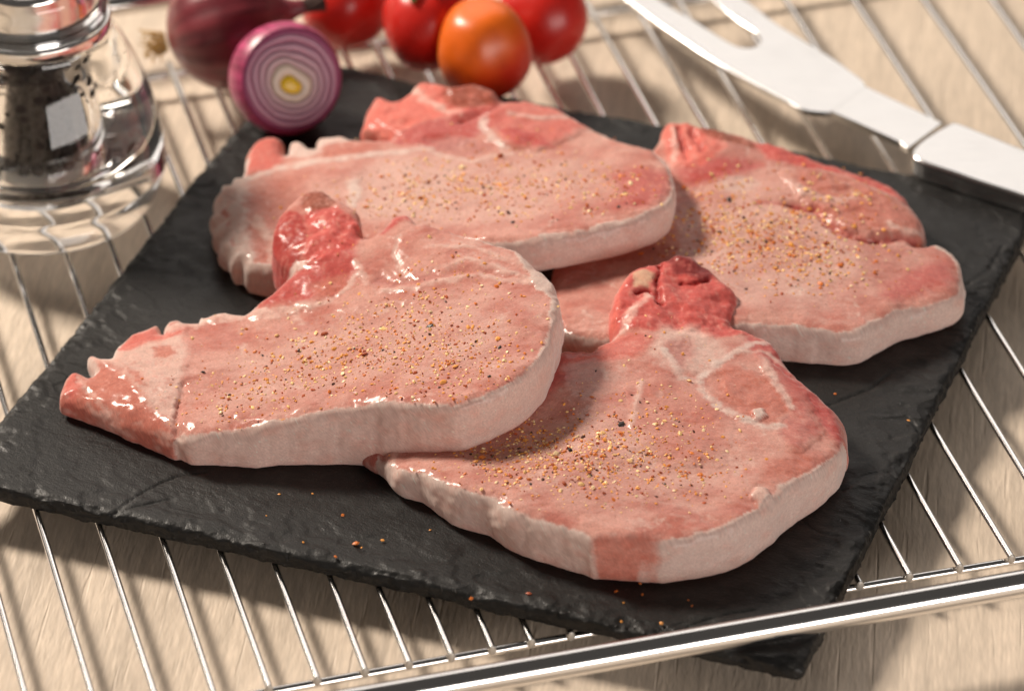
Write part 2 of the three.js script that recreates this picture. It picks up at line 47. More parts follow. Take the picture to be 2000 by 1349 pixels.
 feat:[{c:'fatpink',a:0.5,s:14,poly:[[-69.5,-70.0],[-47.4,-80.2],[-12.0,-74.3],[25.1,-76.2],[30.0,-50.1],[6.0,-27.7],[-30.2,-33.8],[-61.4,-44.3]]},{c:'fatpink',s:3,poly:[[-112.5,-67.7],[-110.0,-79.7],[-101.9,-87.2],[-100.6,-79.7],[-101.7,-62.1],[-99.7,-37.8],[-95.3,-20.8],[-104.7,-28.6],[-110.2,-46.4]]},{c:'salmon',s:1.5,up:-0.6,poly:[[-110.1,-63.7],[-106.4,-64.8],[-104.1,-53.9],[-105.5,-45.6],[-109.4,-49.7]]},{c:'salmon',a:0.6,s:6,poly:[[-99.3,-72.3],[-88.4,-79.2],[-77.2,-78.9],[-78.4,-57.6],[-87.0,-42.3],[-96.6,-50.8]]},{c:'fat',w:2,s:2.5,up:0.7,line:[[-101.6,-81.7],[-102.2,-62.2],[-100.3,-44.7],[-96.5,-27.5]]},{c:'fatpink',w:1.2,s:2,up:0.4,line:[[-94.7,-50.4],[-88.6,-36.0],[-86.3,-22.7]]},{c:'red',a:0.6,s:2,poly:[[-108.2,-44.3],[-104.6,-45.4],[-101.2,-31.4],[-104.9,-32.0]]},{c:'coral',s:2,poly:[[-101.8,-85.4],[-99.7,-101.2],[-97.2,-110.3],[-88.7,-111.4],[-86.0,-95.4],[-90.5,-85.1]]},{c:'fat',s:2,poly:[[-86.0,-95.4],[-85.3,-107.2],[-79.6,-106.3],[-77.0,-99.8],[-74.4,-107.7],[-61.0,-104.8],[-51.5,-101.2],[-58.9,-96.1],[-70.2,-95.5],[-77.6,-91.7]]},{c:'salmon',s:2,poly:[[-73.1,-98.7],[-59.0,-100.6],[-51.4,-96.0],[-58.8,-90.8],[-72.0,-90.6]]},{c:'fat',w:1.3,s:1.8,up:0.5,line:[[-107.2,-80.2],[-97.9,-81.0],[-88.7,-85.5],[-77.5,-87.1],[-62.5,-87.8],[-47.5,-88.4],[-34.4,-89.7],[-21.4,-92.4]]},{c:'fatpink',a:0.5,s:9,poly:[[-58.5,-78.7],[-40.1,-90.0],[-26.9,-84.0],[-21.3,-72.0],[-24.8,-46.5],[-39.4,-39.5],[-56.0,-46.5],[-60.1,-64.4]]},{c:'fat',w:1.4,s:1.6,up:0.6,line:[[-60.2,-69.9],[-58.5,-60.6],[-59.8,-54.0]]},{c:'coral',s:2,rough:0.7,poly:[[-58.2,-112.4],[-55.8,-128.9],[-52.0,-132.1],[-42.4,-128.0],[-36.7,-135.1],[-21.4,-132.8],[-6.2,-123.8],[-10.1,-113.0],[-29.0,-110.0],[-47.8,-101.9]]},{c:'bonebrown',s:3,rough:1,poly:[[-28.1,-129.5],[-17.6,-133.2],[-9.1,-129.3],[-7.2,-120.2],[-17.6,-113.3],[-27.1,-118.1]]},{c:'fatpink',w:1,s:1.5,up:0.6,line:[[-39.6,-132.9],[-34.8,-122.6],[-25.2,-112.8],[-15.7,-109.7]]},{c:'redpink',s:4,poly:[[-51.5,-99.7],[-29.0,-110.0],[-6.3,-116.7],[-2.6,-107.6],[-13.9,-96.9],[-25.1,-87.4],[-40.1,-91.8]]},{c:'coral',s:4,up:1,poly:[[-12.0,-109.5],[-4.4,-120.4],[7.0,-121.0],[18.3,-113.2],[25.6,-102.4],[16.0,-90.3],[6.6,-83.3],[-6.4,-88.9]]},{c:'redpink',s:3,poly:[[-8.2,-98.4],[-0.8,-86.3],[12.2,-84.5],[8.6,-91.2],[-0.7,-98.0]]},{c:'fat',w:0.9,s:1.3,up:0.5,line:[[-12.3,-109.5],[-12.9,-100.5],[-9.8,-91.1],[-4.6,-84.8]]},{c:'red',w:0.8,s:1.6,up:-1.5,line:[[-6.3,-120.3],[-10.1,-113.0],[-21.4,-106.9]]},{c:'fatpink',w:0.8,s:2,up:0.5,line:[[-2.5,-109.5],[8.7,-105.4],[18.2,-109.1]]},{c:'deep',s:4,up:-0.6,poly:[[-32.6,-96.1],[-21.4,-97.1],[-10.1,-85.5],[-17.6,-79.0],[-28.8,-84.3]]},{c:'fatpink',w:0.8,s:2,up:0.5,line:[[-32.6,-88.6],[-26.9,-80.3],[-15.7,-76.8],[-2.7,-80.6]]},{c:'red',s:7,poly:[[32.0,-55.7],[43.1,-61.1],[53.8,-53.8],[53.6,-38.6],[45.8,-31.0],[33.2,-31.8],[36.2,-44.7]]}],seas:[[-30.4,-56.6,33.7,16.0,330],[2.6,-52.0,26.0,19.5,170],[29.9,-46.1,16.7,15.6,90],[-12.0,-82.0,26.3,15.3,60]]},cracks:[[[-136.8,105.2],[-130.4,95.9],[-122.7,88.6],[-115.4,83.5],[-105.9,81.4]],[[-138.7,104.0],[-130.1,101.0],[-116.6,96.2]],[[-164.6,93.2],[-152.4,96.3],[-143.5,100.8],[-137.3,104.3]],[[-57.0,134.0],[-46.5,137.5],[-36.6,140.7]],[[47.3,170.6],[59.0,164.5],[66.1,161.7],[74.4,160.0]],[[87.2,49.5],[104.8,46.9],[119.5,38.0],[127.2,28.9]],[[130.6,53.4],[135.1,62.5],[133.5,71.3]],[[105.0,97.0],[114.1,88.5],[122.9,85.8]],[[-24.3,150.1],[-16.0,148.9],[-6.1,151.8]],[[15.2,165.5],[25.0,167.1],[30.7,166.6]],[[90.5,110.9],[96.7,119.4],[105.0,122.4]],[[156.8,-24.5],[166.8,-34.1],[173.9,-50.7]],[[149.1,1.2],[156.0,4.5],[162.5,-8.2]]],forkHead:[[26.5,-245.1],[43.5,-216.5],[60.2,-191.1],[75.8,-169.3],[90.5,-152.4],[101.4,-140.3],[106.8,-134.3],[110.6,-132.8],[117.3,-132.6],[131.4,-150.8],[126.8,-161.4],[115.4,-178.3],[100.8,-197.2],[89.8,-215.5],[70.9,-240.8],[65.9,-241.7],[77.0,-215.8],[85.1,-201.4],[92.1,-191.2],[93.4,-184.9],[90.4,-180.4],[85.7,-180.5],[81.2,-184.4],[69.2,-200.2],[56.3,-216.3],[34.7,-246.9],[28.6,-249.1]],forkNeck:[[117.3,-132.6],[127.2,-123.7],[141.4,-110.4],[143.7,-106.0],[158.1,-123.7],[147.2,-134.9],[136.5,-145.5],[131.4,-150.8]],forkHandle:[[144.8,-100.9],[161.9,-85.7],[182.9,-71.4],[208.5,-52.1],[250.5,-22.9],[277.4,-9.3],[285.6,-15.7],[286.4,-32.1],[255.1,-56.2],[212.3,-84.6],[186.2,-103.5],[172.2,-115.3],[162.2,-122.7],[159.8,-121.3]],flakes:[[-55.5,122.7,2.6,1],[-46.8,121.2,1.4,0],[-62.0,129.8,1.5,1],[-53.6,125.0,0.9,0],[-17.6,152.9,1.7,1],[1.0,150.6,2.1,2],[43.3,166.9,1.6,0],[30.6,165.8,1.3,0],[29.2,150.0,1.6,1],[31.5,156.0,0.9,0],[37.1,145.9,1.5,1],[37.7,151.8,1.3,1],[-60.2,107.2,1.5,1],[-81.7,95.1,1.2,0],[-70.6,95.0,0.9,0],[-72.8,121.8,1.1,0],[53.5,158.0,1.1,1],[52.4,155.0,0.8,1],[131.2,57.0,1.4,0],[165.4,-89.2,2.6,0],[174.6,-86.6,2.8,0],[-31.2,115.9,0.9,0],[107.3,40.8,1.1,1],[-85.5,107.0,0.8,0]],prod:{onion:[-111.7,36.5,-182.6],half:[-87.3,40.3,-137.9],t1:[-66.7,29.0,-211.6],t2:[-34.4,36.5,-183.6],t3:[10.2,29.5,-199.5],orange:[-12.9,37.5,-161.9]},mill:[-176.1,-104.9]};
// ---------------------------------------------------------------- helpers
let seed = 7;
const rnd = () => { seed = (seed + 0x6D2B79F5) | 0; let t = Math.imul(seed ^ (seed >>> 15), 1 | seed); t = (t + Math.imul(t ^ (t >>> 7), 61 | t)) ^ t; return ((t ^ (t >>> 14)) >>> 0) / 4294967296; };
const gauss = () => Math.sqrt(-2 * Math.log(rnd() + 1e-9)) * Math.cos(6.2832 * rnd());
const PN = new ImprovedNoise();
const noise = (x, y, z) => PN.noise(x + 31.7, y + 17.3, z + 71.9);
const fbm = (x, y, z, n = 3) => { let a = 1, s = 0, t = 0; for (let i = 0; i < n; i++) { s += a * noise(x, y, z); t += a; a *= 0.5; x *= 2.03; y *= 2.03; z *= 2.03; } return s / t; };
const clamp = (x, a = 0, b = 1) => Math.min(b, Math.max(a, x));
const sstep = (a, b, x) => { const t = clamp((x - a) / (b - a)); return t * t * (3 - 2 * t); };
const lerp = (a, b, t) => a + (b - a) * t;
const rgb = (r, g, b) => { const c = new THREE.Color().setRGB(r / 255, g / 255, b / 255, THREE.SRGBColorSpace); return [c.r, c.g, c.b]; };
const used = {};
const numbered = (n) => { const k = used[n] = (used[n] ?? -1) + 1; return k ? `${n}_${String(k).padStart(3, '0')}` : n; };
function thing(name, label, category, at = [0, 0, 0], group) {
  const g = new THREE.Group(); g.name = numbered(name); g.position.set(...at);
  g.userData = { label, category }; if (group) g.userData.group = group;
  scene.add(g); return g;
}
function part(name, geo, mat, parent) {
  const m = new THREE.Mesh(geo, mat); m.name = name; m.castShadow = m.receiveShadow = true; parent.add(m); return m;
}
// a tileable texture: fn(u, v) in 0..1 gives [r, g, b] 0..255
function tex(w, h, fn, srgb) {
  const d = new Uint8Array(w * h * 4);
  for (let j = 0; j < h; j++) for (let i = 0; i < w; i++) { const c = fn(i / w, j / h), k = 4 * (j * w + i); d[k] = c[0]; d[k + 1] = c[1]; d[k + 2] = c[2]; d[k + 3] = 255; }
  const t = new THREE.DataTexture(d, w, h); t.wrapS = t.wrapT = THREE.RepeatWrapping; t.magFilter = THREE.LinearFilter; t.minFilter = THREE.LinearMipmapLinearFilter; t.generateMipmaps = true;
  if (srgb) t.colorSpace = THREE.SRGBColorSpace; t.needsUpdate = true; return t;
}
// noise that repeats over u, v in 0..1 (a torus cut through 3-D noise by blending)
function tnoise(u, v, fx, fy, z, n = 3) {
  const s = (a, b) => fbm(a * fx, b * fy, z, n), wu = sstep(0.82, 1, u), wv = sstep(0.82, 1, v);
  if (!wu && !wv) return s(u, v);
  return (s(u, v) * (1 - wu) * (1 - wv) + (wu ? s(u - 1, v) * wu * (1 - wv) : 0) + (wv ? s(u, v - 1) * (1 - wu) * wv : 0) + (wu && wv ? s(u - 1, v - 1) * wu * wv : 0)) / Math.sqrt(((1 - wu) ** 2 + wu ** 2) * ((1 - wv) ** 2 + wv ** 2));
}
// closed surface of a sampled field (negative inside) by surface nets; positions in the field's units
function nets(nx, ny, nz, F, ox, oy, oz, c) {
  const sx = 1, sy = nx, sz = nx * ny, map = new Int32Array(nx * ny * nz).fill(-1), pos = [], idx = [];
  const off = [0, sx, sy, sx + sy, sz, sx + sz, sy + sz, sx + sy + sz];
  const E = [[0, 1], [2, 3], [4, 5], [6, 7], [0, 2], [1, 3], [4, 6], [5, 7], [0, 4], [1, 5], [2, 6], [3, 7]];
  for (let k = 0; k < nz - 1; k++) for (let j = 0; j < ny - 1; j++) for (let i = 0; i < nx - 1; i++) {
    const b = i + sy * j + sz * k; let m = 0;
    for (let q = 0; q < 8; q++) if (F[b + off[q]] < 0) m |= 1 << q;
    if (m === 0 || m === 255) continue;
    let x = 0, y = 0, z = 0, n = 0;
    for (const [p, q] of E) {
      if (((m >> p) & 1) === ((m >> q) & 1)) continue;
      const a = F[b + off[p]], t = a / (a - F[b + off[q]]);
      x += (p & 1) + t * ((q & 1) - (p & 1)); y += ((p >> 1) & 1) + t * (((q >> 1) & 1) - ((p >> 1) & 1)); z += (p >> 2) + t * ((q >> 2) - (p >> 2)); n++;
    }
    map[b] = pos.length / 3; pos.push(ox + (i + x / n) * c, oy + (j + y / n) * c, oz + (k + z / n) * c);
  }
  const quad = (a, b, d, e, flip) => { if (flip) idx.push(a, d, b, a, e, d); else idx.push(a, b, d, a, d, e); };
  for (let k = 1; k < nz - 1; k++) for (let j = 1; j < ny - 1; j++) for (let i = 1; i < nx - 1; i++) {
    const b = i + sy * j + sz * k, s = F[b] < 0;
    if (s !== F[b + sx] < 0) quad(map[b - sy - sz], map[b - sz], map[b], map[b - sy], !s);
    if (s !== F[b + sy] < 0) quad(map[b - sx - sz], map[b - sx], map[b], map[b - sz], !s);
    if (s !== F[b + sz] < 0) quad(map[b - sx - sy], map[b - sy], map[b], map[b - sx], !s);
  }
  return { pos, idx };
}
const smax = (a, b, r) => { const h = Math.max(r - Math.abs(a - b), 0) / r; return Math.max(a, b) + h * h * r * 0.25; };
function segDist(px, pz, a, b) {
  const dx = b[0] - a[0], dz = b[1] - a[1], t = clamp(((px - a[0]) * dx + (pz - a[1]) * dz) / (dx * dx + dz * dz + 1e-9));
  return [Math.hypot(px - a[0] - t * dx, pz - a[1] - t * dz), t];
}
const lineDist = (px, pz, L) => { let d = 1e9; for (let i = 0; i + 1 < L.length; i++) d = Math.min(d, segDist(px, pz, L[i], L[i + 1])[0]); return d; };
function polyDist(px, pz, P) { // signed, negative inside; also the nearest edge
  let d = 1e9, inside = false, e = 0, et = 0;
  for (let i = 0, j = P.length - 1; i < P.length; j = i++) {
    const a = P[j], b = P[i], [q, t] = segDist(px, pz, a, b);
    if (q < d) { d = q; e = j; et = t; }
    if ((a[1] > pz) !== (b[1] > pz) && px < ((b[0] - a[0]) * (pz - a[1])) / (b[1] - a[1]) + a[0]) inside = !inside;
  }
  return [inside ? -d : d, e, et];
}
function smoothLoop(P, n = 3) { // closed centripetal-like curve through the points; third number carried along
  const out = [], N = P.length;
  for (let i = 0; i < N; i++) {
    const p0 = P[(i + N - 1) % N], p1 = P[i], p2 = P[(i + 1) % N], p3 = P[(i + 2) % N];
    for (let k = 0; k < n; k++) {
      const t = k / n, t2 = t * t, t3 = t2 * t;
      const m1 = [0.4 * (p2[0] - p0[0]), 0.4 * (p2[1] - p0[1])], m2 = [0.4 * (p3[0] - p1[0]), 0.4 * (p3[1] - p1[1])];
      const h = (q) => (2 * t3 - 3 * t2 + 1) * p1[q] + (t3 - 2 * t2 + t) * m1[q] + (-2 * t3 + 3 * t2) * p2[q] + (t3 - t2) * m2[q];
      out.push([h(0), h(1), (p1[2] < 0) === (p2[2] < 0) ? lerp(p1[2], p2[2], t) : p1[2]]);
    }
  }
  return out;
}

// ---------------------------------------------------------------- table
const YS = 0.019; // top of the slate above the table
{
  const knots = (u, v) => tnoise(u, v, 3, 1.2, 4.2, 2);
  const woodC = tex(1024, 1024, (u, v) => {
    const wob = 0.012 * knots(u, v), g = tnoise((u + wob + 1) % 1, v, 60, 2.2, 1.1, 3), f = tnoise((u + wob + 1) % 1, v, 150, 13, 2.7, 2), p = tnoise(u, v, 5, 2, 9.1, 3), f2 = tnoise((u + wob + 1) % 1, v, 260, 38, 6.3, 1);
    const k = 1 + 0.1 * g + 0.08 * f + 0.09 * p + 0.06 * f2, dark = sstep(0.42, 0.62, tnoise((u + wob + 1) % 1, v, 120, 5, 12.3, 2)) * 0.16;
    return [clamp(203 * k * (1 - dark), 0, 255), clamp(187 * k * (1 - dark * 1.06), 0, 255), clamp(169 * k * (1 - dark * 1.15), 0, 255)];
  }, true);
  const woodB = tex(1024, 1024, (u, v) => {
    const wob = 0.012 * knots(u, v), g = tnoise((u + wob + 1) % 1, v, 110, 5, 1.1, 3), pore = sstep(0.28, 0.5, tnoise((u + wob + 1) % 1, v, 120, 6, 12.3, 2)), sp = tnoise((u + wob + 1) % 1, v, 240, 50, 5.5, 2);
    const h = clamp(150 + 60 * g - 110 * pore + 60 * sp, 0, 255); return [h, h, h];
  });
  for (const t of [woodC, woodB]) { t.repeat.set(1, 1); }
  const geo = new RoundedBoxGeometry(2.4, 0.03, 2.4, 2, 0.004), uv = geo.attributes.uv, p = geo.attributes.position;
  for (let i = 0; i < uv.count; i++) { const x = p.getX(i), z = p.getZ(i), a = 0.11; uv.setXY(i, (x * Math.cos(a) + z * Math.sin(a)) / 0.26 + 0.37, (z * Math.cos(a) - x * Math.sin(a)) / 0.26); }
  const m = part('table_top', geo, new THREE.MeshStandardMaterial({ map: woodC, bumpMap: woodB, bumpScale: 0.00045, roughness: 0.62 }), scene);
  m.position.y = -0.015; m.userData = { kind: 'structure', label: 'pale beige painted wood table top under the rack', category: 'table' };
}

// ---------------------------------------------------------------- chrome rack
const chrome = new THREE.MeshStandardMaterial({ color: new THREE.Color(0.82, 0.81, 0.8), metalness: 1, roughness: 0.13 });
const cutEnd = new THREE.MeshStandardMaterial({ color: new THREE.Color(0.5, 0.48, 0.45), metalness: 0.7, roughness: 0.45 });
const RY = 0.25667;
{
  const g = thing('oven_rack', 'chrome wire oven rack lying on the pale table under the slate', 'rack');
  g.rotation.y = RY;
  const wx = [-264, -243, -222, -202, -181.6, -162.3, -144.3, -126.7, -111, -95.4, -80.9, -66.9, -53.4, -40.3, -27.1, -13.6, -0.2, 13.6, 27.6, 41.8, 56.3, 71, 88, 105.5, 123.5, 143.5, 164.5, 190.5, 216.7, 243, 268];
  const R = 0.00122, z0 = 0.1604, z1 = -0.2262, n = 48;
  wx.forEach((x, i) => {
    const pts = [], bow = 0.0007 * Math.sin(i * 2.3);
    for (let k = 0; k <= 6; k++) { const t = k / 6; pts.push(new THREE.Vector3(x / 1000 + bow * Math.sin(t * Math.PI), 0.011, lerp(z0, z1, t))); }
    part('wire', new THREE.TubeGeometry(new THREE.CatmullRomCurve3(pts), n, R, 14), chrome, g);
    for (const [z, r] of [[z0, 0], [z1, Math.PI]]) {
      const cap = part('wire_end', new THREE.SphereGeometry(R * 1.12, 14, 6, 0, Math.PI * 2, 0, Math.PI / 2), cutEnd, g);
      cap.scale.set(1, 0.4, 1.45); cap.rotation.x = r ? -Math.PI / 2 : Math.PI / 2; cap.position.set(x / 1000, 0.0104, z);
    }
  });
  for (const z of [0.1582, -0.2215]) {
    const c = new THREE.CatmullRomCurve3([[-0.302, 0.0242], [-0.2985, 0.0242], [-0.29, 0.011], [-0.28, 0.00855], [0, 0.00855], [0.28, 0.00855], [0.29, 0.011], [0.2985, 0.0242], [0.302, 0.0242]].map(([x, y]) => new THREE.Vector3(x, y, z)), false, 'centripetal');
    part('support_bar', new THREE.TubeGeometry(c, 160, 0.00145, 16), chrome, g);
  }
  const loop = [], hx = 0.304, za = 0.1888, zb = -0.2515, r = 0.02, y = 0.0244;
  for (const [cx, cz, a0] of [[hx - r, za - r, 0], [-(hx - r), za - r, 90], [-(hx - r), zb + r, 180], [hx - r, zb + r, 270]])
    for (let k = 0; k <= 6; k++) { const a = ((a0 + k * 15) * Math.PI) / 180; loop.push(new THREE.Vector3(cx + r * Math.cos(a), y, cz + r * Math.sin(a))); }
  part('frame_rail', new THREE.TubeGeometry(new THREE.CatmullRomCurve3(loop, true, 'centripetal'), 400, 0.0044, 28, true), chrome, g);
  for (const x of [-0.304, 0.304]) for (const z of [0.12, -0.18]) {
    const c = new THREE.CatmullRomCurve3([[z - 0.03, 0.023], [z - 0.027, 0.008], [z - 0.02, 0.0024], [z, 0.0022], [z + 0.02, 0.0024], [z + 0.027, 0.008], [z + 0.03, 0.023]].map(([q, h]) => new THREE.Vector3(x, h, q)));
    part('foot', new THREE.TubeGeometry(c, 40, 0.002, 10), chrome, g);
  }
}

// ---------------------------------------------------------------- slate board
{
  const g = thing('slate_board', 'square black slate serving board with chipped edges lying on the rack', 'slate board', [0, YS, 0]);
  g.rotation.y = -0.36481;
  const hx = 150, hz = 147.4, th = 6.5, c = 0.8, pad = 3;
  const nx = Math.ceil((2 * hx + 2 * pad) / c), nz = Math.ceil((2 * hz + 2 * pad) / c), ny = Math.ceil((th + 4) / c);
  const F = new Float32Array(nx * ny * nz), ca = Math.cos(0.36481), sa = Math.sin(0.36481);
  const cracks = [];
  for (const L of DATA.cracks) cracks.push(L.map(([x, z]) => { const v = new THREE.Vector3(x, 0, z).applyAxisAngle(new THREE.Vector3(0, 1, 0), 0.36481); return [v.x, v.z]; }));
  const top = (x, z, e) => {
    let h = 0.25 * fbm(x / 60, z / 60, 3.3, 2);
    const s = fbm(x / 34 + 0.3 * noise(z / 9, 1, 1), z / 22, 8.8, 4) * 5 + fbm(x / 7, z / 7, 4.1, 2) * 0.7; // cleavage sheets: small steps
    const near = 0.16 + 0.9 * sstep(30, 3, e), fl = Math.floor(s);
    h -= near * 0.42 * (sstep(0.0, 0.16, s - fl) + fl);
    const chip = fbm(x / 12, z / 12, 1.7, 3) * 6 + 3.4 - e; // edge flakes
    if (chip > 0) h -= Math.min(2.2, 0.42 * Math.ceil(chip / 1.9) - 0.25 * sstep(0.3, 0, (chip / 1.9) % 1)) + 0.25 * noise(x, z, 2);
    for (const L of cracks) {
      const w = 0.8 * noise(x / 5, z / 5, 6), d = lineDist(x + w, z - w, L);
      if (d < 2) h -= 0.55 * sstep(0.9, 0.1, d);
    }
    return h - Math.max(0, 1.6 - e) ** 2 * 0.12;
  };
  for (let k = 0; k < nz; k++) for (let i = 0; i < nx; i++) {
    const x = -hx - pad + i * c, z = -hz - pad + k * c, qx = Math.abs(x) - hx + 4, qz = Math.abs(z) - hz + 4;
    const d0 = Math.hypot(Math.max(qx, 0), Math.max(qz, 0)) + Math.min(Math.max(qx, qz), 0) - 4 + 0.9 * noise(x / 25, z / 25, 0), e = -d0, T = top(x, z, e);
    for (let j = 0; j < ny; j++) {
      const y = -th - 2 + j * c; let d = d0;
      if (e < 6) { const lay = Math.floor(y / 1.1 + 0.6 * noise(x / 20, z / 20, 5)); d += 1.0 + 1.5 * fbm(x / 5, z / 5, lay * 3.7, 3) + 0.5 * noise(x / 1.6, y / 1.6, z / 1.6) + 0.05 * (y + 3.4) ** 2; }
      F[i + nx * (j + ny * k)] = smax(smax(d, y - T, 0.8), -th - y, 0.8);
    }
  }
  const { pos, idx } = nets(nx, ny, nz, F, -hx - pad, -th - 2, -hz - pad, c);
  const geo = new THREE.BufferGeometry(), N = pos.length / 3, P = new Float32Array(pos.length), UV = new Float32Array(N * 2);
  for (let v = 0; v < N; v++) { const x = pos[3 * v], y = pos[3 * v + 1], z = pos[3 * v + 2]; P[3 * v] = x / 1000; P[3 * v + 1] = y / 1000; P[3 * v + 2] = z / 1000; UV[2 * v] = (x + 0.6 * y) / 70; UV[2 * v + 1] = (z + 0.8 * y) / 70; }
  geo.setAttribute('position', new THREE.BufferAttribute(P, 3)); geo.setAttribute('uv', new THREE.BufferAttribute(UV, 2)); geo.setIndex(idx); geo.computeVertexNormals();
  const sb = tex(1024, 1024, (u, v) => { const a = tnoise(u, v, 26, 60, 1.5, 4), b = tnoise(u, v, 130, 170, 3.5, 2), q = clamp(128 + 90 * a + 50 * b, 0, 255); return [q, q, q]; });
  const sc = tex(1024, 1024, (u, v) => {
    const a = tnoise(u, v, 9, 14, 2.5, 4), b = tnoise(u, v, 70, 100, 6.5, 2), s = sstep(0.5, 0.72, tnoise(u, v, 160, 160, 9.5, 1)), k = 27 * (1 + 0.16 * a + 0.13 * b) + 62 * s * sstep(-0.1, 0.35, tnoise(u, v, 5, 5, 11, 2));
    return [k * 1.02, k, k * 0.985];
  }, true);
  const sr = tex(512, 512, (u, v) => { const q = clamp(135 + 55 * tnoise(u, v, 10, 14, 7.7, 3) + 30 * tnoise(u, v, 80, 80, 5.7, 2), 0, 255); return [q, q, q]; });
  part('slab', geo, new THREE.MeshPhysicalMaterial({ specularIntensity: 0.65, map: sc, bumpMap: sb, bumpScale: 0.0003, roughnessMap: sr, roughness: 0.95 }), g);
}

// ---------------------------------------------------------------- pork chops
const COL = { lean: rgb(241, 190, 175), lean2: rgb(218, 145, 130), salmon: rgb(222, 140, 120), deep: rgb(214, 148, 138), red: rgb(212, 104, 96), redpink: rgb(216, 88, 84), coral: rgb(240, 132, 118), blood: rgb(178, 26, 26), crimson: rgb(126, 40, 42), fat: rgb(254, 246, 236), fatpink: rgb(253, 229, 216), cream: rgb(232, 205, 172), bonebrown: rgb(148, 76, 50) };
const meatMap = tex(512, 512, (u, v) => {
  const f = tnoise(u, v, 60, 60, 1.3, 2), a = tnoise(u, v, 14, 22, 5.3, 3), w = sstep(0.3, 0.6, tnoise(u, v, 34, 40, 8.3, 2));
  const k = 238 + 24 * f + 10 * a; return [clamp(k + 6 * w, 0, 255), clamp(k - 16 + 30 * w, 0, 255), clamp(k - 18 + 32 * w, 0, 255)];
}, true);
const meatBump = tex(1024, 1024, (u, v) => { const q = clamp(128 + 110 * tnoise(u, v, 26, 36, 3.1, 3) + 26 * tnoise(u, v, 90, 100, 6.1, 2), 0, 255); return [q, q, q]; });
const meatRough = tex(512, 512, (u, v) => { const q = clamp(118 + 110 * tnoise(u, v, 7, 7, 2.2, 3) + 40 * tnoise(u, v, 60, 60, 4.2, 2), 40, 235); return [q, q, q]; });
// moist flesh lets light through: a rough, partly transmitting skin under a thin wet coat
const flesh = (through, bump, coat, coatRough) => new THREE.MeshPhysicalMaterial({ vertexColors: true, map: meatMap, bumpMap: meatBump, bumpScale: bump, roughness: 1, ior: 1.38, transmission: through, thickness: 0, clearcoat: coat, clearcoatRoughness: coatRough, clearcoatRoughnessMap: meatRough });
const meat = flesh(0.3, 0.00025, 0.5, 0.38), fatMat = flesh(0.42, 0.00006, 0.4, 0.4), boneMat = flesh(0.15, 0.0003, 0.25, 0.5);
function mls(ctl, x, z) { // smooth surface through the control heights
  let a00 = 0, a01 = 0, a02 = 0, a11 = 3, a12 = 0, a22 = 3, b0 = 0, b1 = 0, b2 = 0;
  for (const [cx, cz, h] of ctl) { const dx = cx - x, dz = cz - z, w = Math.exp(-(dx * dx + dz * dz) / 578) + 1e-5; a00 += w; a01 += w * dx; a02 += w * dz; a11 += w * dx * dx; a12 += w * dx * dz; a22 += w * dz * dz; b0 += w * h; b1 += w * dx * h; b2 += w * dz * h; }
  const D = a00 * (a11 * a22 - a12 * a12) - a01 * (a01 * a22 - a12 * a02) + a02 * (a01 * a12 - a11 * a02);
  return (b0 * (a11 * a22 - a12 * a12) - a01 * (b1 * a22 - a12 * b2) + a02 * (b1 * a12 - a11 * b2)) / D;
}
const flakeGeo = new THREE.IcosahedronGeometry(0.5, 0);
{ const p = flakeGeo.attributes.position, h = (x, y, z) => 0.75 + 0.5 * (Math.abs(Math.sin(x * 91.7 + y * 47.3 + z * 13.9) * 43758.5) % 1); for (let i = 0; i < p.count; i++) { const s = h(Math.round(p.getX(i) * 100), Math.round(p.getY(i) * 100), Math.round(p.getZ(i) * 100)); p.setXYZ(i, p.getX(i) * s, p.getY(i) * s, p.getZ(i) * s); } flakeGeo.computeVertexNormals(); }
const SPICE = [rgb(250, 206, 138), rgb(212, 116, 44), rgb(84, 46, 30), rgb(236, 160, 74), rgb(172, 76, 32), rgb(252, 222, 172), rgb(44, 33, 30)];
const spiceMat = new THREE.MeshStandardMaterial({ color: 0xffffff, roughness: 0.45 });

